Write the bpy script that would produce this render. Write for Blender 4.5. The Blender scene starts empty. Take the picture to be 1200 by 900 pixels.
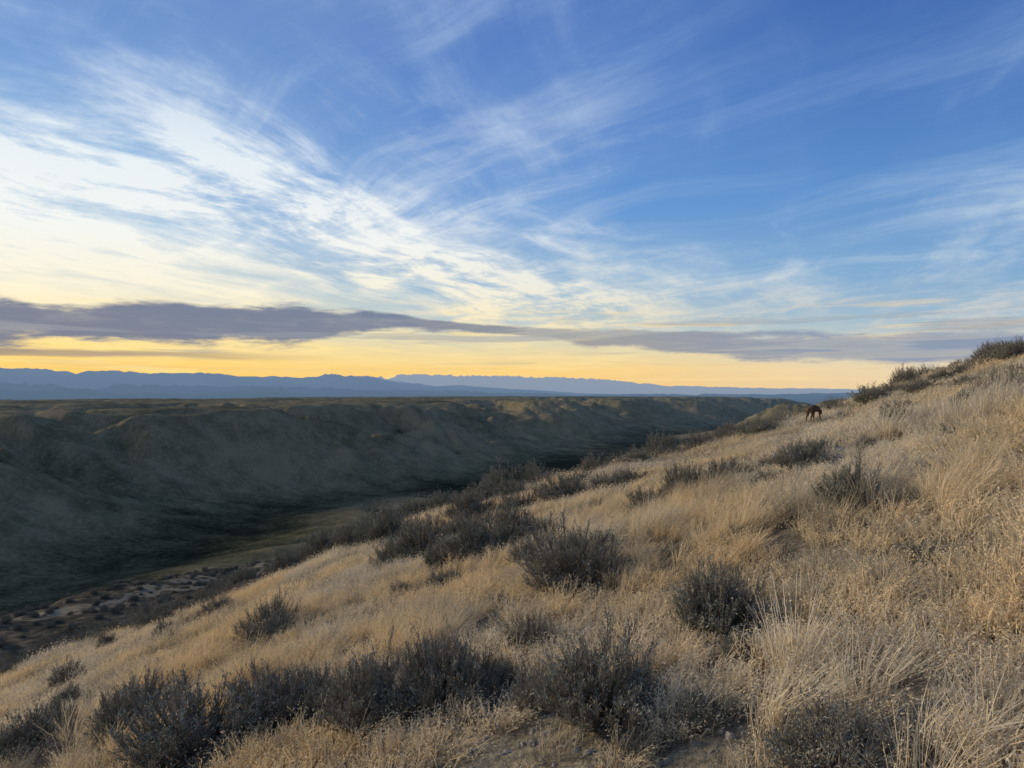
import bpy, math, numpy as np, random, bmesh
from mathutils import Vector, Euler
rng=np.random.default_rng(7); random.seed(7)
scene=bpy.context.scene
scene.view_settings.view_transform='Standard'; scene.view_settings.look='None'
scene.view_settings.exposure=0; scene.view_settings.gamma=1

# ------------------------------------------------------------ noise
def perlin(x,y,seed=0):
    r=np.random.default_rng(seed+1000); p=r.permutation(256); p=np.concatenate([p,p])
    ang=r.random(256)*2*np.pi; gx=np.cos(ang); gy=np.sin(ang)
    x=np.asarray(x,float); y=np.asarray(y,float)
    xi=np.floor(x).astype(np.int64); yi=np.floor(y).astype(np.int64)
    xf=x-xi; yf=y-yi; xi&=255; yi&=255
    u=xf**3*(xf*(xf*6-15)+10); v=yf**3*(yf*(yf*6-15)+10)
    def g(a,b,dx,dy):
        h=p[p[a&255]+(b&255)]; return gx[h]*dx+gy[h]*dy
    n00=g(xi,yi,xf,yf); n10=g(xi+1,yi,xf-1,yf); n01=g(xi,yi+1,xf,yf-1); n11=g(xi+1,yi+1,xf-1,yf-1)
    return ((n00*(1-u)+n10*u)*(1-v)+(n01*(1-u)+n11*u)*v)*1.5
def fbm(x,y,o,seed=0,gain=.5):
    s=0;a=1
    for i in range(o):
        s=s+a*perlin(x*2**i+17.3*i,y*2**i-9.1*i,seed+i); a*=gain
    return s
def sst(a,b,x):
    t=np.clip((x-a)/(b-a),0,1); return t*t*(3-2*t)
def softp(x): return np.log1p(np.exp(np.clip(x,-30,30)))

# ------------------------------------------------------------ terrain
AX=[(-600,150),(-330,400),(-215,800),(64,1380),(550,2390),(1300,3500),(2500,5200)]
def axis_dist(x,y):
    best=np.full(np.shape(x),1e9); along=np.zeros(np.shape(x)); acc=0
    for (x0,y0),(x1,y1) in zip(AX[:-1],AX[1:]):
        dx,dy=x1-x0,y1-y0; L=math.hypot(dx,dy)
        t=np.clip(((x-x0)*dx+(y-y0)*dy)/(dx*dx+dy*dy),0,1)
        dd=np.hypot(x-x0-t*dx,y-y0-t*dy)
        along=np.where(dd<best,acc+t*L,along)
        best=np.minimum(best,dd); acc+=L
    return best,along
def near_h(x,y):
    k=.0027
    xe=np.where(x>0,120*np.tanh(x/120),x)
    z=.306*xe-.021*y-k*np.where(y>0,y,0)**2+.028*np.minimum(x+2,0)-.0016*np.maximum(y-30,0)**2
    z=z+.45*np.exp(-((x-0)/6.)**2-((y-22)/9.)**2)-.32*np.exp(-((x-9)/6.5)**2-((y-24)/10.)**2)
    fade=sst(1.5,7,np.hypot(x,y))
    z=z+.22*fade*fbm(x/9,y/9,2,3)+.06*fbm(x/1.6,y/1.6,3,5)
    return z
def height(x,y,full=False):
    x=np.asarray(x,float); y=np.asarray(y,float)
    r=np.hypot(x,y); az=np.arctan2(x,y)
    zn=near_h(x,y)
    xe=-86+.12*(y-110)+7*perlin(x/40,y/40,31)
    zs=-30.2-.125*(y-100)-3*softp(-(x-xe)/6)-5*softp((y-215)/10)-3.5*softp((x+38+6*perlin(x/30,y/30,33))/8)+1.8*fbm(x/30,y/30,4,12)
    wx=x+110*fbm(x/600,y/600,2,41); wy=y+110*fbm(x/600,y/600,2,43)
    wx2=wx+26*fbm(x/120,y/120,2,45); wy2=wy+26*fbm(x/120,y/120,2,47)
    d,al_=axis_dist(wx,wy)
    low=1-.92*sst(-420,-120,x-.16*y)*(1-sst(1250,2300,y))       # low benches on the near side of the creek
    prof=1-np.exp(-(d/850)**1.2)
    gam=sst(15,380,d)*(1-.6*sst(1400,2500,d))
    rd=lambda s,q:np.minimum(np.abs(perlin(wx2/s+.2,wy2/s,q)),.5)
    b=[rd(520,51),rd(235,52),rd(105,53),rd(50,54),rd(24,58)]
    side=np.minimum(np.abs(perlin(al_/200.+.25*perlin(wx/260,wy/260,59),d/800.,60)),.5)
    side2=np.minimum(np.abs(perlin(al_/75.+.5*perlin(wx/150,wy/150,62),d/330.,63)),.5)
    bil=b[0]*54+b[1]*38+side*84+side2*48+b[2]*25+b[3]*11+b[4]*3
    zf=-134+prof*82*low+gam*low*bil*(1-.5*prof**3)
    zf=-21-softp(-(zf+21)/6.)*6.+2.5*perlin(x/170,y/170,56)+sst(100,900,d)*(b[2]*3+b[3]*1.5)
    basin=sst(4200,7500,r)
    zb=-150+10*fbm(x/2500,y/2500,4,61)
    zf=zf*(1-basin)+zb*basin
    rid=1-np.abs(fbm(x/5200,y/5200,5,71))*1.3
    rid2=1-np.abs(fbm(x/2600,y/2600,5,75))*1.2
    pA=np.interp(az,[-1.2,-.605,-.45,-.33,-.25,-.18,-.115,0,.1,.25],[900,960,880,840,850,860,520,300,120,0])
    zf=zf+pA*np.exp(-((r-29000)/5200)**2)*(.62+.4*rid)
    pF=np.interp(az,[-1.2,-.6,-.3,-.1,.1,.3,.5,.9],[370,350,300,210,120,130,170,170])
    zf=zf+pF*np.exp(-((r-17500)/3200)**2)*np.clip(rid2,0,1)
    pB=np.interp(az,[-.4,-.2,-.14,0,.12,.2,.3,.45,.6,1],[1100,1300,1500,1420,1160,700,520,380,300,300])
    zf=zf+pB*np.exp(-((r-55000)/7000)**2)*(.72+.3*rid2)
    a=np.logaddexp(zn/2.5,zs/2.5)*2.5
    H=np.logaddexp(a/3.,zf/3.)*3.
    if full:
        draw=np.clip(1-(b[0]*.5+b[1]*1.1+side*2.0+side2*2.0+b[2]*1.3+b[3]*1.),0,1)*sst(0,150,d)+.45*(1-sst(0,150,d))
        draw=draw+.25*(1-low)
        return H,draw,prof
    return H
EYE=float(height(0.,0.))+1.65

def grid_terrain():
    dense=np.linspace(-math.radians(43),math.radians(43),1100)
    rest=np.linspace(math.radians(43),2*math.pi-math.radians(43),130)[1:-1]
    az=np.concatenate([dense,rest]); na=len(az)
    ls=lambda a,b,n:np.exp(np.linspace(math.log(a),math.log(b),n,endpoint=False))
    rr=np.concatenate([ls(.5,100,330),ls(100,4500,620),ls(4500,90000,200)]); nr=len(rr)
    A,R=np.meshgrid(az,rr); X=R*np.sin(A); Y=R*np.cos(A); Z,D,Pf=height(X,Y,True)
    co=np.stack([X,Y,Z],-1).reshape(-1,3)
    co=np.vstack([co,[[0,0,float(height(0.,0.))]]])
    i=np.arange(nr-1)[:,None]*na; j=np.arange(na)[None,:]; j2=(j+1)%na
    q=np.stack([i+j,i+na+j,i+na+j2,i+j2],-1).reshape(-1,4)[:,::-1]
    c=len(co)-1
    t=np.stack([np.full(na,c),np.arange(na),(np.arange(na)+1)%na],-1)[:,::-1]
    me=bpy.data.meshes.new('hillside_terrain')
    me.vertices.add(len(co)); me.vertices.foreach_set('co',co.ravel())
    me.loops.add(q.size+t.size); me.loops.foreach_set('vertex_index',np.concatenate([q.ravel(),t.ravel()]).astype(np.int32))
    me.polygons.add(len(q)+len(t))
    me.polygons.foreach_set('loop_start',np.concatenate([np.arange(len(q))*4,q.size+np.arange(len(t))*3]).astype(np.int32))
    me.polygons.foreach_set('use_smooth',np.ones(len(q)+len(t),bool))
    for nm,arr in (('draw',D),('prof',Pf)):
        at=me.attributes.new(nm,'FLOAT','POINT'); at.data.foreach_set('value',np.append(arr.ravel(),0.))
    me.update(calc_edges=True)
    return me

# ------------------------------------------------------------ node helper
class V:
    def __init__(s,nt,sock): s.nt=nt; s.s=sock
    def _m(s,op,*a,clamp=False):
        n=s.nt.nodes.new('ShaderNodeMath'); n.operation=op; n.use_clamp=clamp
        for i,q in enumerate((s,)+a):
            if isinstance(q,V): s.nt.links.new(q.s,n.inputs[i])
            else: n.inputs[i].default_value=q
        return V(s.nt,n.outputs[0])
    def __add__(s,o): return s._m('ADD',o)
    __radd__=__add__
    def __sub__(s,o): return s._m('SUBTRACT',o)
    def __rsub__(s,o): return (s*-1.)+o
    def __mul__(s,o): return s._m('MULTIPLY',o)
    __rmul__=__mul__
    def __truediv__(s,o): return s._m('DIVIDE',o)
    def pw(s,o): return s._m('POWER',o)
    def abs(s): return s._m('ABSOLUTE')
    def mx(s,o): return s._m('MAXIMUM',o)
    def mn(s,o): return s._m('MINIMUM',o)
    def cl(s): return s._m('ADD',0.,clamp=True)
    def ss(s,a,b):
        n=s.nt.nodes.new('ShaderNodeMapRange'); n.interpolation_type='SMOOTHSTEP'
        s.nt.links.new(s.s,n.inputs[0]); n.inputs[1].default_value=a; n.inputs[2].default_value=b
        return V(s.nt,n.outputs[0])
def comb(nt,x,y,z=0.):
    n=nt.nodes.new('ShaderNodeCombineXYZ')
    for i,q in enumerate((x,y,z)):
        if isinstance(q,V): nt.links.new(q.s,n.inputs[i])
        else: n.inputs[i].default_value=q
    return n.outputs[0]
def noise(nt,vec,scale=1,detail=6,rough=.55,dist=0,dim='3D'):
    n=nt.nodes.new('ShaderNodeTexNoise'); n.noise_dimensions=dim; n.inputs['Scale'].default_value=scale
    n.inputs['Detail'].default_value=detail; n.inputs['Roughness'].default_value=rough
    n.inputs['Distortion'].default_value=dist
    if vec is not None: nt.links.new(vec,n.inputs['Vector'])
    return V(nt,n.outputs[0])
def s2l(c):
    return tuple(((v/255)/12.92 if v/255<.04045 else ((v/255+.055)/1.055)**2.4) for v in c)+(1,)
def ramp(nt,fac,stops,srgb=True,interp='LINEAR'):
    n=nt.nodes.new('ShaderNodeValToRGB'); n.color_ramp.interpolation=interp
    el=n.color_ramp.elements
    while len(el)<len(stops): el.new(.5)
    for e,(p,c) in zip(el,stops):
        e.position=p
        e.color=(s2l(c) if srgb else ((c,c,c,1) if isinstance(c,(int,float)) else tuple(c)+(1,)))
    nt.links.new(fac.s,n.inputs[0]); return n.outputs[0]
def mix(nt,f,a,b,mode='MIX'):
    n=nt.nodes.new('ShaderNodeMix'); n.data_type='RGBA'; n.blend_type=mode
    for i,q in ((0,f),(6,a),(7,b)):
        if isinstance(q,V): nt.links.new(q.s,n.inputs[i])
        elif isinstance(q,(int,float)): n.inputs[i].default_value=q
        elif isinstance(q,tuple): n.inputs[i].default_value=q if len(q)==4 else q+(1,)
        else: nt.links.new(q,n.inputs[i])
    return n.outputs[2]
def newmat(name):
    m=bpy.data.materials.new(name); m.use_nodes=True; nt=m.node_tree; nt.nodes.clear()
    out=nt.nodes.new('ShaderNodeOutputMaterial'); return m,nt,out

# ------------------------------------------------------------ sky / world
SUN_AZ=math.radians(-66); SUN_EL=math.radians(14)
w=bpy.data.worlds.new("World"); scene.world=w; w.use_nodes=True
nt=w.node_tree; nt.nodes.clear()
out=nt.nodes.new('ShaderNodeOutputWorld'); bg=nt.nodes.new('ShaderNodeBackground')
tc=nt.nodes.new('ShaderNodeTexCoord'); sp=nt.nodes.new('ShaderNodeSeparateXYZ')
nt.links.new(tc.outputs['Generated'],sp.inputs[0])
X,Y,Z=[V(nt,sp.outputs[i]) for i in range(3)]
hl=(X*X+Y*Y).pw(.5).mx(1e-3)
e=(Z/hl).mx(-.2).mn(3.)
az=X._m('ARCTAN2',Y)
L=ramp(nt,e,[(0,(243,186,100)),(.03,(252,200,80)),(.055,(252,214,116)),(.11,(240,232,204)),(.19,(182,206,224)),(.28,(138,180,220)),(.38,(112,154,210)),(.5,(84,128,194)),(1,(45,85,160))])
C=ramp(nt,e,[(0,(243,192,122)),(.03,(250,209,126)),(.05,(234,213,160)),(.08,(194,204,198)),(.14,(146,181,210)),(.24,(102,152,210)),(.36,(84,132,200)),(.5,(72,115,188)),(1,(42,80,155))])
R=ramp(nt,e,[(0,(232,206,166)),(.03,(230,212,178)),(.055,(192,200,192)),(.09,(152,182,204)),(.15,(118,163,206)),(.25,(90,140,200)),(.36,(72,118,186)),(.5,(60,100,170)),(1,(38,75,145))])
col=mix(nt,az.ss(-.62,-.02),L,C)
col=mix(nt,az.ss(0.,.6),col,R)
zz=Z.mx(.0)+.035
px=X/zz; py=Y/zz
th=math.radians(22)
al=px*math.sin(th)+py*math.cos(th); ac=px*math.cos(th)-py*math.sin(th)
N2=lambda a,b,d,r:noise(nt,comb(nt,a,b),1,d,r,dim='2D')
wn=N2(px*.55+3.,py*.4+7.,2,.55)-.5
wn2=N2(px*.5+19.,py*.35-4.,2,.5)-.5
n1=N2(ac*1.7+wn*1.5,al*.42+wn2*1.2,6,.62)          # long streaks
n2=N2(px*.5+wn+31.,py*.3+wn2,2,.55)                 # large patches
n3=N2(ac*3.4+wn*2.2+50.,al*1.8+wn2*2.2,5,.68)       # wisps across
th2=math.radians(-42)
al2=px*math.sin(th2)+py*math.cos(th2); ac2=px*math.cos(th2)-py*math.sin(th2)
n4=N2(ac2*2.0+wn*1.8+70.,al2*.5+wn2,6,.64)
leftm=1.-az.ss(-.62,.15)
cov=leftm*.50+(1.-e.ss(.06,.32))*.55+.20
cov=cov*(1.-e.ss(.34,.52)*.45)
tex=n1*.58+n3*.46+n2*.45
dens=(tex-.42+cov*.30).ss(.38,.86)
band=(1.-((ac+2.45)+wn*2.2).abs().ss(.0,1.1))*al.ss(1.,2.5)*(1.-al.ss(6.,9.))
dens=dens+band*(n3*.8+n1*.6).ss(.55,.9)*.9
dens=dens+n4.ss(.44,.74)*(n2.ss(.30,.55)*.75+.25)*.42
veil=(n1*.3+n4*.35+n2*.75).ss(.48,.95)*.36*(e.ss(.1,.2))
dens=dens+veil
glow=(1.-((az+.70)/.42).abs().ss(.0,1.1))*(1.-((e-.19)/.15).abs().ss(.1,1.))
dens=(dens*.88+glow*.7*(n1+n3).ss(.68,1.2)).cl()*.95
ccol=ramp(nt,e,[(0,(255,216,134)),(.07,(254,229,166)),(.13,(250,241,216)),(.2,(244,245,240)),(.3,(232,240,244)),(.45,(178,202,230)),(1,(170,195,225))])
ccolR=ramp(nt,e,[(0,(240,214,170)),(.08,(222,212,196)),(.16,(194,210,222)),(.26,(168,194,222)),(.45,(124,160,208)),(1,(105,145,196))])
ccol=mix(nt,az.ss(-.15,.45),ccol,ccolR)
col=mix(nt,dens*(e.ss(.02,.08)*.6+.4),col,ccol)
h1=N2(az*5.+2.,e*95.,4,.6)
h2=N2(az*3.+8.,e*60.+5.,4,.55)
lowm=(1.-e.ss(.09,.13))*e.ss(.005,.02)
azn=(az+.8)/1.6
wc=ramp(nt,azn,[(0,(255,228,144)),(.5,(255,225,154)),(1,(235,205,170))])
col=mix(nt,h1.ss(.52,.72)*lowm*.6,col,wc)
# stratus bars
def vr(stops): return V(nt,ramp(nt,azn,stops,srgb=False,interp='EASE'))
P=lambda a:(a+.8)/1.6
ec=vr([(0,.38),(P(-.605),.41),(P(-.33),.445),(P(-.2),.44),(P(-.1),.42),(P(.05),.385),(P(.115),.36),(P(.333),.305),(P(.523),.275),(1,.25)])*.2
hh=vr([(0,.64),(P(-.605),.60),(P(-.33),.50),(P(-.22),.36),(P(-.12),.2),(P(.05),.16),(P(.115),.24),(P(.333),.34),(P(.523),.42),(1,.42)])*.05
b1=N2(az*8.+4.,e*48.,6,.62)
b2=N2(az*2.6+14.,e*18.,2,.5)
q=((e-ec)+(b2-.5)*.03).abs()/hh+(b1-.5)*1.9
bar=1.-q.ss(.6,1.15)
gap=(az.ss(-.25,.05))*(h2.ss(.46,.6)*.32+.05)
bcol=ramp(nt,azn,[(.1,(94,106,138)),(.4,(106,118,146)),(.55,(148,147,150)),(.75,(130,144,172)),(1,(116,136,170))])
bcol=mix(nt,b1.ss(.45,.8)*.4,bcol,(.42,.39,.38,1))
col=mix(nt,bar*(.95-gap),col,bcol)
q2=((e-.046)+(b2-.5)*.012).abs()/.0045+(h1-.5)*2.
bar2=(1.-q2.ss(.5,1.3))*(1.-az.ss(-.5,-.2))
col=mix(nt,bar2*.8,col,s2l((150,135,125)))
col=mix(nt,h2.ss(.53,.66)*(1.-((e-.068).abs()).ss(.01,.05))*.5,col,s2l((146,150,162)))
sk=nt.nodes.new('ShaderNodeTexSky'); sk.sky_type='NISHITA'; sk.sun_disc=False
sk.sun_elevation=SUN_EL; sk.sun_rotation=SUN_AZ
col=mix(nt,.006,col,sk.outputs[0],'ADD')
nt.links.new(col,bg.inputs[0]); bg.inputs[1].default_value=1.0
nt.links.new(bg.outputs[0],out.inputs[0])

sl=bpy.data.lights.new('sun','SUN'); sl.energy=2.7; sl.angle=math.radians(6); sl.color=(1,.86,.67)
so=bpy.data.objects.new('sun',sl); scene.collection.objects.link(so)
sd=Vector((math.sin(SUN_AZ)*math.cos(SUN_EL),math.cos(SUN_AZ)*math.cos(SUN_EL),math.sin(SUN_EL)))
so.rotation_euler=sd.to_track_quat('Z','Y').to_euler(); so.location=(-60,30,40)

# ------------------------------------------------------------ terrain material
m,nt,out=newmat('terrain_ground')
geo=nt.nodes.new('ShaderNodeNewGeometry'); pos=geo.outputs['Position']
sp=nt.nodes.new('ShaderNodeSeparateXYZ'); nt.links.new(pos,sp.inputs[0])
X,Y,Z=[V(nt,sp.outputs[i]) for i in range(3)]
dist=(X*X+Y*Y+Z*Z).pw(.5)
def attr(nt,n):
    a=nt.nodes.new('ShaderNodeAttribute'); a.attribute_name=n; return V(nt,a.outputs['Fac'])
draw=attr(nt,'draw'); prof=attr(nt,'prof')
na=noise(nt,pos,1.3,4,.65,dim='2D'); nb=noise(nt,pos,14,4,.7,dim='2D')
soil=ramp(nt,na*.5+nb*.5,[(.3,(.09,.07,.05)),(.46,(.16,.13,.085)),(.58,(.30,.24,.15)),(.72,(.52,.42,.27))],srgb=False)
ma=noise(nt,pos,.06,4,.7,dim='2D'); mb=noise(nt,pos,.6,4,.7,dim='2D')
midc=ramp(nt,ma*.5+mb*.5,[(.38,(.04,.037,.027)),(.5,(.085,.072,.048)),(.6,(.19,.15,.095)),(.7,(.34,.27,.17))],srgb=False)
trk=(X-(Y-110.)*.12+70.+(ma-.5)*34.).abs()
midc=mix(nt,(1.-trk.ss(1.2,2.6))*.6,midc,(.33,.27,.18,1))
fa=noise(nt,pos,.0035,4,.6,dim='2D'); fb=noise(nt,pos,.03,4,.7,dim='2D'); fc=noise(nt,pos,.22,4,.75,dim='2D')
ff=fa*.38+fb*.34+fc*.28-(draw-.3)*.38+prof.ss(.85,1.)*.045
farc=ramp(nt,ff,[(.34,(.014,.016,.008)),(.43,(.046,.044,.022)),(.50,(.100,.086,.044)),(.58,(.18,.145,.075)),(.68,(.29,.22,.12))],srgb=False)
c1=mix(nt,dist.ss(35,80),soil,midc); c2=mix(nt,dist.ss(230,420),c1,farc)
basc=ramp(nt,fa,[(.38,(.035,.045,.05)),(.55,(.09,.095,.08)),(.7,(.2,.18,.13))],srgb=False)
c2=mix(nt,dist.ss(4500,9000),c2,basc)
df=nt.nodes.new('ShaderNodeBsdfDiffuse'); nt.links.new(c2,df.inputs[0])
bp=nt.nodes.new('ShaderNodeBump'); bp.inputs['Strength'].default_value=.7; bp.inputs['Distance'].default_value=.05
nt.links.new(nb.s,bp.inputs['Height']); nt.links.new(bp.outputs[0],df.inputs['Normal'])
em=nt.nodes.new('ShaderNodeEmission')   # aerial haze painted into the ground material: bluish glow, stronger with distance
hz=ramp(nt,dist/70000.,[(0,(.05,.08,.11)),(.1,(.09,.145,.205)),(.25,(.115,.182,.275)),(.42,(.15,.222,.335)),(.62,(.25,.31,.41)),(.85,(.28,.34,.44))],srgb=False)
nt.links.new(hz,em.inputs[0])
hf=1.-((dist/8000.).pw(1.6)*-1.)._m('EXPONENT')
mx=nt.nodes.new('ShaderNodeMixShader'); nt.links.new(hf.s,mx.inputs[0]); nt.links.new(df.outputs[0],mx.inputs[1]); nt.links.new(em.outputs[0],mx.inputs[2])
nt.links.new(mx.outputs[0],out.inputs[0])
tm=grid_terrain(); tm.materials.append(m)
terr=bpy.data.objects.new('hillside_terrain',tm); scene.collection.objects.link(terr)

# ------------------------------------------------------------ plant meshes
def mesh_from(name,verts,faces4,mats,matidx=None,attr=None):
    me=bpy.data.meshes.new(name)
    me.vertices.add(len(verts)); me.vertices.foreach_set('co',np.asarray(verts,float).ravel())
    f=np.asarray(faces4,np.int32)
    me.loops.add(f.size); me.loops.foreach_set('vertex_index',f.ravel())
    me.polygons.add(len(f)); me.polygons.foreach_set('loop_start',(np.arange(len(f))*4).astype(np.int32))
    if matidx is not None: me.polygons.foreach_set('material_index',np.asarray(matidx,np.int32))
    if attr is not None:
        a=me.attributes.new('h','FLOAT','POINT'); a.data.foreach_set('value',np.asarray(attr,float))
    me.update(calc_edges=True)
    for mm in mats: me.materials.append(mm)
    return me

def grass_mat(name,tipa,tipb,base):
    m,nt,out=newmat(name)
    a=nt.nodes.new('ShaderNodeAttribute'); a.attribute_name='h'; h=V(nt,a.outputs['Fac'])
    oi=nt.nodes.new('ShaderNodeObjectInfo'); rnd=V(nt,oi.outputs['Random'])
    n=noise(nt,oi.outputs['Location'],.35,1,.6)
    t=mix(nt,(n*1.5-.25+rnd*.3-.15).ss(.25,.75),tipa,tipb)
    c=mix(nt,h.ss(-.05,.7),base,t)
    c=mix(nt,rnd.ss(.5,1.)*.7,c,(.27,.225,.15,1))
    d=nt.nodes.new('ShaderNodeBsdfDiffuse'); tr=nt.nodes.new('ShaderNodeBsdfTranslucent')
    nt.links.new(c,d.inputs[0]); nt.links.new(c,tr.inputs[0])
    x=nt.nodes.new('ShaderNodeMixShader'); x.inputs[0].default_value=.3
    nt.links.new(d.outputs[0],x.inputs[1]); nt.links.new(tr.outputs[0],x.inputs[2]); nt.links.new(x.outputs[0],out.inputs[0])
    return m
gm=grass_mat('dry_grass_straw',(.89,.67,.36),(.85,.72,.50),(.27,.20,.12))

def make_grass(name,seed,nb=70,hgt=.32,spread=.13,lean=.25,wid=.0032,seedh=4):
    r=np.random.default_rng(seed)
    ang=r.random(nb)*6.283; rad=spread*np.sqrt(r.random(nb))
    bx=rad*np.cos(ang); by=rad*np.sin(ang)
    H=hgt*(.45+.75*r.random(nb))
    oa=ang+r.normal(0,.7,nb) if spread<.2 else r.random(nb)*6.28
    ol=(.15+.7*r.random(nb))*H*.8
    dx=ol*np.cos(oa)+lean*H*(.6+.6*r.random(nb)); dy=ol*np.sin(oa)
    wa=r.random(nb)*3.14; wx=np.cos(wa); wy=np.sin(wa)
    ts=np.array([0,.5,1.]); vs=[];at=[];fs=[]
    wf=np.array([1,.85,.3])*wid
    for k,t in enumerate(ts):
        cx=bx+dx*t**1.8; cy=by+dy*t**1.8; cz=H*(t-.18*t*t*ol/H*2)-.02
        for s in (-1,1):
            vs.append(np.stack([cx+s*wx*wf[k],cy+s*wy*wf[k],cz],-1)); at.append(np.full(nb,t))
    vs=np.stack(vs,1).reshape(-1,3); at=np.stack(at,1).reshape(-1)
    base=np.arange(nb)*6
    for k in range(2):
        fs.append(np.stack([base+2*k,base+2*k+1,base+2*k+3,base+2*k+2],-1))
    fs=np.concatenate(fs)
    if seedh:
        nv=len(vs); ns=seedh
        tip=np.stack([bx+dx,by+dy,H*(1-.18*ol/H*2)-.02],-1)
        p=np.repeat(tip,ns,0); M=len(p)
        tt=np.tile(np.linspace(-.22,.08,ns),nb)
        p=p+np.stack([np.repeat(dx,ns)*tt*1.5,np.repeat(dy,ns)*tt*1.5,np.repeat(H,ns)*tt*.8],-1)+r.normal(0,.007,(M,3))
        d=np.stack([np.repeat(dx,ns)*2+r.normal(0,.12,M),np.repeat(dy,ns)*2+r.normal(0,.12,M),r.normal(.03,.1,M)],-1)
        d/=np.linalg.norm(d,axis=1)[:,None]+1e-6; ll=(.012+.014*r.random(M))*wid/.0032
        sd_=np.cross(d,r.normal(0,1,(M,3))); sd_/=np.linalg.norm(sd_,axis=1)[:,None]+1e-6
        W=.003*wid/.0032
        a=p; b=p+d*ll[:,None]*.5+sd_*W; c=p+d*ll[:,None]; e_=p+d*ll[:,None]*.5-sd_*W
        sv=np.stack([a,b,c,e_],1).reshape(-1,3)
        vs=np.vstack([vs,sv]); at=np.concatenate([at,np.full(len(sv),1.1)])
        q=nv+np.arange(M)[:,None]*4+np.arange(4)[None,:]; fs=np.concatenate([fs,q])
    return bpy.data.objects.new(name,mesh_from(name,vs,fs,[gm],attr=at))

def sage_mats():
    m,nt,out=newmat('sagebrush_leaf')
    oi=nt.nodes.new('ShaderNodeObjectInfo'); rnd=V(nt,oi.outputs['Random'])
    g=nt.nodes.new('ShaderNodeNewGeometry'); n=noise(nt,g.outputs['Position'],9,1,.6)
    c=mix(nt,rnd,(.195,.20,.135,1),(.26,.22,.165,1)); c=mix(nt,n.ss(.35,.7),c,(.38,.365,.28,1))
    d=nt.nodes.new('ShaderNodeBsdfDiffuse')
    nt.links.new(c,d.inputs[0]); nt.links.new(d.outputs[0],out.inputs[0])
    m2,nt,out=newmat('sagebrush_twig')
    d=nt.nodes.new('ShaderNodeBsdfDiffuse'); g=nt.nodes.new('ShaderNodeNewGeometry'); n=noise(nt,g.outputs['Position'],30,1,.6)
    c=mix(nt,n,(.13,.10,.07,1),(.28,.23,.175,1))
    nt.links.new(c,d.inputs[0]); nt.links.new(d.outputs[0],out.inputs[0])
    return m,m2
leafm,twigm=sage_mats()
def nrm(a): return a/(np.linalg.norm(a,axis=-1,keepdims=True)+1e-9)
def make_sage_mesh(name,seed,ns=95,leafy=1.0,asp=.62):
    r=np.random.default_rng(seed)
    lob=lambda a:1+.2*np.sin(a*2+seed)+.15*np.sin(a*3+seed*2.1)+.1*np.sin(a*5+seed)
    a=r.random(ns)*6.283; pol=np.arccos(1-r.random(ns)*.97)
    dirs=np.stack([np.sin(pol)*np.cos(a),np.sin(pol)*np.sin(a),np.cos(pol)],-1)
    Ls=.46*lob(a)*(.60+.42*r.random(ns)**.6)
    end=dirs*Ls[:,None]; end[:,2]=end[:,2]*asp*2*.95+.03
    base=np.stack([r.normal(0,.03,ns),r.normal(0,.03,ns),np.full(ns,-.04)],-1)
    segs=[];ctrl=base*.4+end*.6; ctrl[:,:2]*=1.15; ctrl[:,2]*=.62
    ctrl+=r.normal(0,.025,ctrl.shape)
    def bez(t): return (1-t)**2*base+2*t*(1-t)*ctrl+t*t*end
    tt=[0,.4,.75,1]; rad=[.009,.006,.0035,.0018]
    for k in range(3): segs.append((bez(tt[k]),bez(tt[k+1]),np.full(ns,rad[k]),np.full(ns,rad[k+1])))
    nt_=11; lps=[];lds=[]
    for k in range(nt_):
        t=.38+.62*r.random((ns,1))**.8; p=(1-t)**2*base+2*t*(1-t)*ctrl+t*t*end
        out_=nrm(p-np.array([0,0,-.15])); up=np.array([0,0,1.])
        dd=nrm(out_*.6+up*.85+r.normal(0,.36,(ns,3)))
        ll=(.06+.09*r.random((ns,1)))
        q=p+dd*ll; segs.append((p,q,np.full(ns,.0024),np.full(ns,.0013)))
        for j in range(int(9*leafy)):
            f=.05+1.*r.random((ns,1)); lps.append(p+dd*ll*f+r.normal(0,.005,(ns,3))); lds.append(nrm(dd*1.1+r.normal(0,.42,(ns,3))))
    P0=np.concatenate([s[0] for s in segs]);P1=np.concatenate([s[1] for s in segs])
    R0=np.concatenate([s[2] for s in segs]);R1=np.concatenate([s[3] for s in segs])
    d=nrm(P1-P0); u=nrm(np.cross(d,np.array([.3,.5,.81]))); v=np.cross(d,u); M=len(P0)
    vs=[]
    for P_,R_ in ((P0,R0),(P1,R1)):
        for k in range(3):
            th=k*2.0944; vs.append(P_+(u*math.cos(th)+v*math.sin(th))*R_[:,None])
    vs=np.stack(vs,1).reshape(-1,3); b=np.arange(M)*6
    fs=np.concatenate([np.stack([b+k,b+(k+1)%3,b+3+(k+1)%3,b+3+k],-1) for k in range(3)])
    mi=np.ones(len(fs),int)
    lp=np.concatenate(lps);ld=np.concatenate(lds);K=len(lp)
    s=nrm(np.cross(ld,r.normal(0,1,(K,3)))); L_=(.018+.022*r.random((K,1)));W=.0036
    q=np.stack([lp,lp+ld*L_*.6+s*W,lp+ld*L_,lp+ld*L_*.6-s*W],1).reshape(-1,3)
    o=len(vs); vs=np.vstack([vs,q]); f2=o+np.arange(K)[:,None]*4+np.arange(4)[None,:]
    fs=np.concatenate([fs,f2]); mi=np.concatenate([mi,np.zeros(K,int)])
    return mesh_from(name,vs,fs,[leafm,twigm],matidx=mi)
ASP=(.58,.66,.5,.62,.55)
sage_meshes=[make_sage_mesh('sagebrush_mesh',s,ns=n,leafy=l,asp=a) for s,n,l,a in ((1,180,1,.58),(2,160,.9,.66),(3,190,1,.5),(4,160,.6,.62),(5,180,1.1,.55))]

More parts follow.
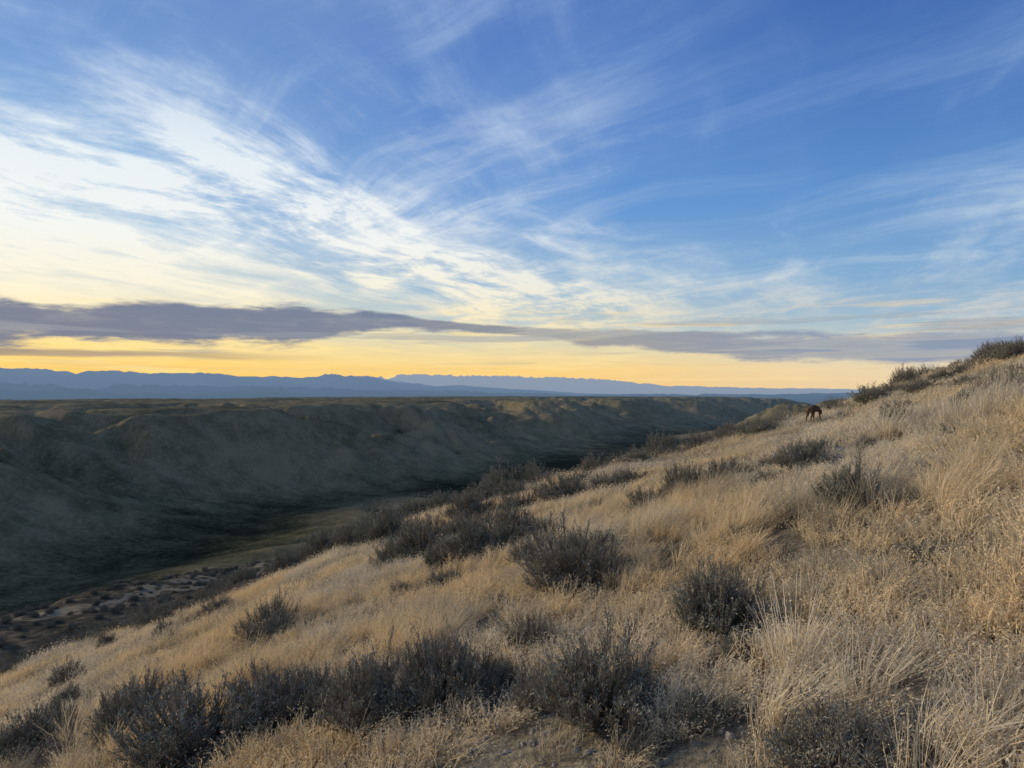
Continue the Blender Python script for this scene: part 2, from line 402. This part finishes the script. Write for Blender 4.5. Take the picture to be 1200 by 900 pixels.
# ------------------------------------------------------------ placement helpers
def ground_at(bearing_tan,slope):
    y=np.linspace(2,60,3000); v=(near_h(bearing_tan*y,y)-EYE)/y
    hit=np.nonzero(v>=slope)[0]
    i=hit[0] if len(hit) else int(np.argmax(v))
    return float(bearing_tan*y[i]),float(y[i])
F=867.
def pxl(xp,yp): return ground_at((xp-600)/F,(460-yp)/F)
SH=[(985,905,190,75,3),(705,842,150,85,0),(520,832,105,75,4),(440,852,115,78,0),(235,893,165,82,1),(160,862,95,55,2),(330,842,100,50,2),(625,765,62,42,3),(838,735,95,65,4),
(670,692,112,68,1),(1000,602,80,52,0),(1110,690,32,24,3),(938,553,52,28,2),(962,541,42,22,4),(800,582,48,34,1),(848,572,50,26,2),(1016,533,32,18,0),
(560,662,66,46,0),(602,645,62,44,4),(495,658,62,50,1),(450,640,62,36,2),(418,626,52,26,0),(383,655,52,32,4),(340,672,48,26,2),(290,693,52,26,0),(662,592,52,28,2),(590,577,54,30,0),
(553,612,54,30,4),(488,612,46,26,1),(700,562,40,22,2),(745,552,36,20,0),(776,546,34,18,4),(712,582,36,20,1),(822,531,32,18,2),(856,518,36,18,0),(892,508,30,14,4),(1022,476,46,18,0),
(1082,464,40,15,2),(1134,459,34,14,4),(1176,482,62,30,0),(1150,434,30,12,1),(1168,428,34,14,2),(1190,418,34,14,0),(986,487,30,11,2),(640,575,36,18,4),(520,600,36,20,2),(610,605,44,24,1),
(20,900,120,42,2),(90,890,60,25,3),(860,556,28,14,3),(740,640,36,22,3),(525,690,40,22,3),(1195,462,40,20,4),(250,705,36,18,2),(205,722,40,18,4),(100,758,40,16,0),(470,700,30,16,3),(950,880,90,40,1),(770,880,60,22,3),(595,800,50,22,2),
(380,835,80,45,1),(560,820,70,45,2),(640,830,70,45,3),(690,660,60,30,2),(600,590,40,22,4),(480,590,40,22,0),(1050,466,34,13,1),(1110,452,36,14,0),(915,503,30,12,2),(760,600,44,22,2),(880,590,36,18,3),(1090,560,40,20,3),(1080,660,46,22,2),(790,660,44,22,3),(640,640,50,28,0),(930,545,40,20,1),
(540,640,50,30,2),(575,625,44,24,3),(520,665,50,28,3),(620,665,46,26,2),(870,640,40,20,2),(905,575,36,18,2),(1060,600,40,20,1),(1150,600,44,22,3),(1120,520,40,18,2),(1060,490,38,16,4),(1000,500,34,14,1),(870,770,50,24,2),(730,575,36,18,4),(680,575,36,18,0),(830,850,70,30,2)]
sage_pts=[]
for xp,yp,wp,hp,k in SH:
    x,y=pxl(xp,yp-4); z=float(height(x,y)); wd=wp/F*y; hd=hp/F*y
    o=bpy.data.objects.new('sagebrush',sage_meshes[k]); scene.collection.objects.link(o)
    o.location=(x,y,z-.02); asp=ASP[k]
    o.scale=(wd*1.25,wd*1.25,min(hd/asp*1.15,wd*1.5)); o.rotation_euler=(0,0,random.random()*6.28)
    sage_pts.append((x,y,wd*.5))
SP=np.array(sage_pts)
DX,DY=pxl(953,495)

def instancer(name,protos,pts,rot,scl,idx):
    col=bpy.data.collections.new(name+'_variants')
    for i,o in enumerate(protos): o.name='%s_v%02d'%(name,i); col.objects.link(o)
    me=bpy.data.meshes.new(name); me.vertices.add(len(pts)); me.vertices.foreach_set('co',np.asarray(pts,float).ravel())
    a=me.attributes.new('rot','FLOAT_VECTOR','POINT'); a.data.foreach_set('vector',np.asarray(rot,float).ravel())
    a=me.attributes.new('scl','FLOAT_VECTOR','POINT'); a.data.foreach_set('vector',np.asarray(scl,float).ravel())
    a=me.attributes.new('idx','INT','POINT'); a.data.foreach_set('value',np.asarray(idx,np.int32))
    ob=bpy.data.objects.new(name,me); scene.collection.objects.link(ob)
    g=bpy.data.node_groups.new(name+'_scatter','GeometryNodeTree')
    g.interface.new_socket('Geometry',in_out='INPUT',socket_type='NodeSocketGeometry')
    g.interface.new_socket('Geometry',in_out='OUTPUT',socket_type='NodeSocketGeometry')
    gi=g.nodes.new('NodeGroupInput'); go=g.nodes.new('NodeGroupOutput')
    ci=g.nodes.new('GeometryNodeCollectionInfo'); ci.inputs['Collection'].default_value=col
    ci.inputs['Separate Children'].default_value=True; ci.inputs['Reset Children'].default_value=True
    ip=g.nodes.new('GeometryNodeInstanceOnPoints'); ip.inputs['Pick Instance'].default_value=True
    def na(n,t):
        q=g.nodes.new('GeometryNodeInputNamedAttribute'); q.data_type=t; q.inputs['Name'].default_value=n; return [s for s in q.outputs if s.enabled][0]
    g.links.new(gi.outputs[0],ip.inputs['Points']); g.links.new(ci.outputs[0],ip.inputs['Instance'])
    g.links.new(na('idx','INT'),ip.inputs['Instance Index']); g.links.new(na('rot','FLOAT_VECTOR'),ip.inputs['Rotation'])
    g.links.new(na('scl','FLOAT_VECTOR'),ip.inputs['Scale']); g.links.new(ip.outputs[0],go.inputs[0])
    md=ob.modifiers.new('scatter','NODES'); md.node_group=g
    return ob

# ------------------------------------------------------------ grass
def sample(r0,r1,dens,half):
    n=int(dens*half*(r1*r1-r0*r0)); a=(rng.random(n)*2-1)*half
    r=np.sqrt(r0*r0+(r1*r1-r0*r0)*rng.random(n)); return np.stack([r*np.sin(a),r*np.cos(a)],-1)
p=np.concatenate([sample(1.6,5,110,.9),sample(5,11,62,.8),sample(11,20,9,.75),sample(20,34,5,.74),sample(34,50,1.2,.74)])
x,y=p[:,0],p[:,1]
patch=fbm(x/2.2,y/2.2,3,91); patch2=fbm(x/.6,y/.6,2,95)
bare=np.exp(-((x-.0)/1.0)**2-((y-3.1)/.75)**2)*1.3
keep=rng.random(len(x))<np.clip(.78+.6*patch+.8*patch2-bare,.07,1)
for sx,sy,sr in SP:
    keep&=~((np.hypot(x-sx,(y-sy+sr*.3))<sr*.75)&(rng.random(len(x))<.85))
keep&=~(np.hypot(x-DX,y-DY+.5)<.9)
x,y=x[keep],y[keep]; patch=patch[keep]
r=np.hypot(x,y); n=len(x)
protos=[make_grass('g',s,nb=60,hgt=h,spread=sp_,lean=ln,wid=w_) for s,h,sp_,ln,w_ in ((11,.17,.14,.3,.0030),(12,.15,.15,.4,.0030),(13,.19,.13,.25,.0028),(14,.13,.16,.4,.0032),(15,.22,.11,.3,.0028),(16,.11,.16,.3,.0035))]
protos+=[make_grass('g',s,nb=100,hgt=h,spread=.09,lean=ln,wid=.0024) for s,h,ln in ((21,.34,.5),(22,.30,.6),(23,.38,.4))]
protos+=[make_grass('g',s,nb=130,hgt=h,spread=.32,lean=ln,wid=.0052,seedh=2) for s,h,ln in ((31,.20,.3),(32,.17,.4),(33,.24,.3))]
tall=(fbm(x/2.5,y/2.5,2,97)+.2*np.tanh((x-1)/4)>.22)&(rng.random(n)<.30)
idx=np.where(tall,rng.integers(6,9,n),rng.integers(0,6,n))
idx=np.where(r>11,rng.integers(9,12,n),idx)
s=(.75+.5*rng.random(n))*(1+.3*sst(10,30,r))*(.85+.25*np.clip(patch+.5,0,1))
gx=(height(x+.2,y)-height(x-.2,y))/.4; gy=(height(x,y+.2)-height(x,y-.2))/.4
far_=r>11; yaw=np.where(far_,rng.normal(0,.25,n),rng.normal(0,.7,n))
rot=np.stack([np.where(far_,np.arctan(gy),rng.normal(0,.10,n)),np.where(far_,-np.arctan(gx),rng.normal(0,.10,n)-.05),yaw],-1)
z=height(x,y)
instancer('dry_grass',protos,np.stack([x,y,z],-1),rot,np.stack([s,s,s*(.75+.35*rng.random(n))/(1+.3*sst(10,30,r))],-1),idx)
print('grass',n)

# ------------------------------------------------------------ sagebrush mass (skyline, spur, slope)
q=[]
a=sample(7,30,.34,.8); q.append((a,.3,.8))
xx=rng.uniform(-120,-20,2600); yy=rng.uniform(60,225,2600); q.append((np.stack([xx,yy],-1),.7,1.8))
a=sample(18,46,.38,.8); q.append((a,.5,1.2))
P_=np.concatenate([t[0] for t in q]); S_=np.concatenate([rng.uniform(t[1],t[2],len(t[0])) for t in q])
nn=fbm(P_[:,0]/6,P_[:,1]/6,2,111); k=rng.random(len(P_))<np.clip(.5+.9*nn,.05,1)
dcross=np.abs(P_[:,0]-P_[:,1]*DX/DY)
k&=~((dcross<1.0)&(P_[:,1]>DY-7)&(P_[:,1]<DY+8))
P_,S_=P_[k],S_[k]
Zp=height(P_[:,0],P_[:,1])-.03
sp2=[bpy.data.objects.new('s',me) for me in sage_meshes]
nS=len(P_)
instancer('sagebrush_field',sp2,np.stack([P_[:,0],P_[:,1],Zp],-1),np.stack([np.zeros(nS),np.zeros(nS),rng.random(nS)*6.28],-1),np.stack([S_,S_,S_*rng.uniform(.8,1.15,nS)],-1),rng.integers(0,5,nS))

# ------------------------------------------------------------ rocks
m,nt,out=newmat('basalt_rock')
g=nt.nodes.new('ShaderNodeNewGeometry'); n=noise(nt,g.outputs['Position'],25,3,.65)
c=mix(nt,n.ss(.3,.7),(.15,.13,.10,1),(.36,.31,.25,1)); d=nt.nodes.new('ShaderNodeBsdfDiffuse'); nt.links.new(c,d.inputs[0]); nt.links.new(d.outputs[0],out.inputs[0])
rp=[]
for s in range(5):
    bm=bmesh.new(); bmesh.ops.create_icosphere(bm,subdivisions=2,radius=.5); rr=np.random.default_rng(s+50)
    fl=rr.normal(0,1,(7,3)); fl/=np.linalg.norm(fl,axis=1)[:,None]
    for v in bm.verts:
        for f in fl:
            dd=v.co.dot(Vector(f)); 
            if dd>.3: v.co-=Vector(f)*(dd-.3)
        v.co+=Vector(rr.normal(0,.012,3)); v.co.z*=.65
    me=bpy.data.meshes.new('rock'); bm.to_mesh(me); bm.free(); me.materials.append(m); rp.append(bpy.data.objects.new('r',me))
a=np.stack([rng.normal(.1,1.1,1400),rng.normal(3.2,.7,1400)],-1); b=sample(3,22,1.0,.8)
ox,oy=pxl(1045,512); c_=np.stack([rng.normal(ox,.55,45),rng.normal(oy,.7,45)],-1)
P_=np.concatenate([a,b,c_]); S_=np.concatenate([.007+.07*rng.random(1400)**6+.010*rng.random(1400),.02+.14*rng.random(len(b))**5,.14+.4*rng.random(45)**2]); nR=len(P_)
instancer('rocks',rp,np.stack([P_[:,0],P_[:,1],height(P_[:,0],P_[:,1])-S_*.08],-1),rng.random((nR,3))*np.array([.5,.5,6.28]),np.stack([S_*1.2,S_,S_],-1),rng.integers(0,5,nR))

# ------------------------------------------------------------ dog
def skin(name,chain_pts,edges,mat,root=0,sub=2):
    me=bpy.data.meshes.new(name); me.from_pydata([c[:3] for c in chain_pts],edges,[]); ob=bpy.data.objects.new(name,me)
    scene.collection.objects.link(ob); me.materials.append(mat)
    ob.modifiers.new('skin','SKIN')
    for i,c in enumerate(chain_pts):
        sv=me.skin_vertices[0].data[i]; sv.radius=(c[3],c[4] if len(c)>4 else c[3]); sv.use_root=(i==root)
    ob.modifiers[0].use_smooth_shade=True
    sb=ob.modifiers.new('sub','SUBSURF'); sb.levels=sub; sb.render_levels=sub
    return ob
m,nt,out=newmat('dog_fur')
tcn=nt.nodes.new('ShaderNodeTexCoord'); n=noise(nt,tcn.outputs['Object'],8,4,.6); d=nt.nodes.new('ShaderNodeBsdfDiffuse')
nt.links.new(mix(nt,n,(.09,.055,.035,1),(.22,.135,.08,1)),d.inputs[0]); nt.links.new(d.outputs[0],out.inputs[0])
pts=[(-.30,0,.46,.085,.09),(-.12,0,.47,.09,.10),(.08,0,.46,.10,.125),(.25,0,.46,.10,.13),
(.36,0,.45,.075,.08),(.46,0,.40,.055,.06),(.53,0,.36,.062,.06),(.62,0,.29,.034,.034),(.67,0,.255,.026,.024),
(-.38,0,.44,.022),(-.43,0,.34,.018),(-.45,0,.25,.012),
(-.26,.085,.37,.07),(-.20,.09,.25,.045),(-.33,.09,.15,.022),(-.30,.09,.02,.02),(-.26,.09,.008,.022),
(-.30,-.085,.37,.07),(-.26,-.09,.25,.045),(-.40,-.09,.15,.022),(-.38,-.09,.02,.02),(-.34,-.09,.008,.022),
(.26,.09,.36,.05),(.24,.09,.24,.03),(.26,.09,.13,.021),(.25,.09,.02,.019),(.29,.09,.008,.022),
(.28,-.09,.36,.05),(.30,-.09,.24,.03),(.33,-.09,.13,.021),(.34,-.09,.02,.019),(.38,-.09,.008,.022)]
ed=[(0,1),(1,2),(2,3),(3,4),(4,5),(5,6),(6,7),(7,8),(0,9),(9,10),(10,11),(0,12),(12,13),(13,14),(14,15),(15,16),(0,17),(17,18),(18,19),(19,20),(20,21),(3,22),(22,23),(23,24),(24,25),(25,26),(3,27),(27,28),(28,29),(29,30),(30,31)]
dog=bpy.data.objects.new('dog',None); scene.collection.objects.link(dog)
body=skin('body',pts,ed,m); body.parent=dog
for sgn in (-1,1):
    er=skin('ear_l' if sgn>0 else 'ear_r',[(.50,.05*sgn,.405,.016,.01),(.49,.075*sgn,.37,.026,.01),(.50,.08*sgn,.32,.018,.008)],[(0,1),(1,2)],m,sub=1); er.parent=dog
dog.location=(DX,DY,float(height(DX,DY))+.01); dog.rotation_euler=(0,0,math.radians(45)); dog.scale=(.74,)*3
print('dog',DX,DY)

# ------------------------------------------------------------ camera
cd=bpy.data.cameras.new('camera'); cd.sensor_width=36; cd.lens=26; cd.clip_end=200000; cd.clip_start=.05
co=bpy.data.objects.new('camera',cd); scene.collection.objects.link(co)
co.location=(0,0,EYE); co.rotation_euler=(math.radians(90.66),0,0); scene.camera=co
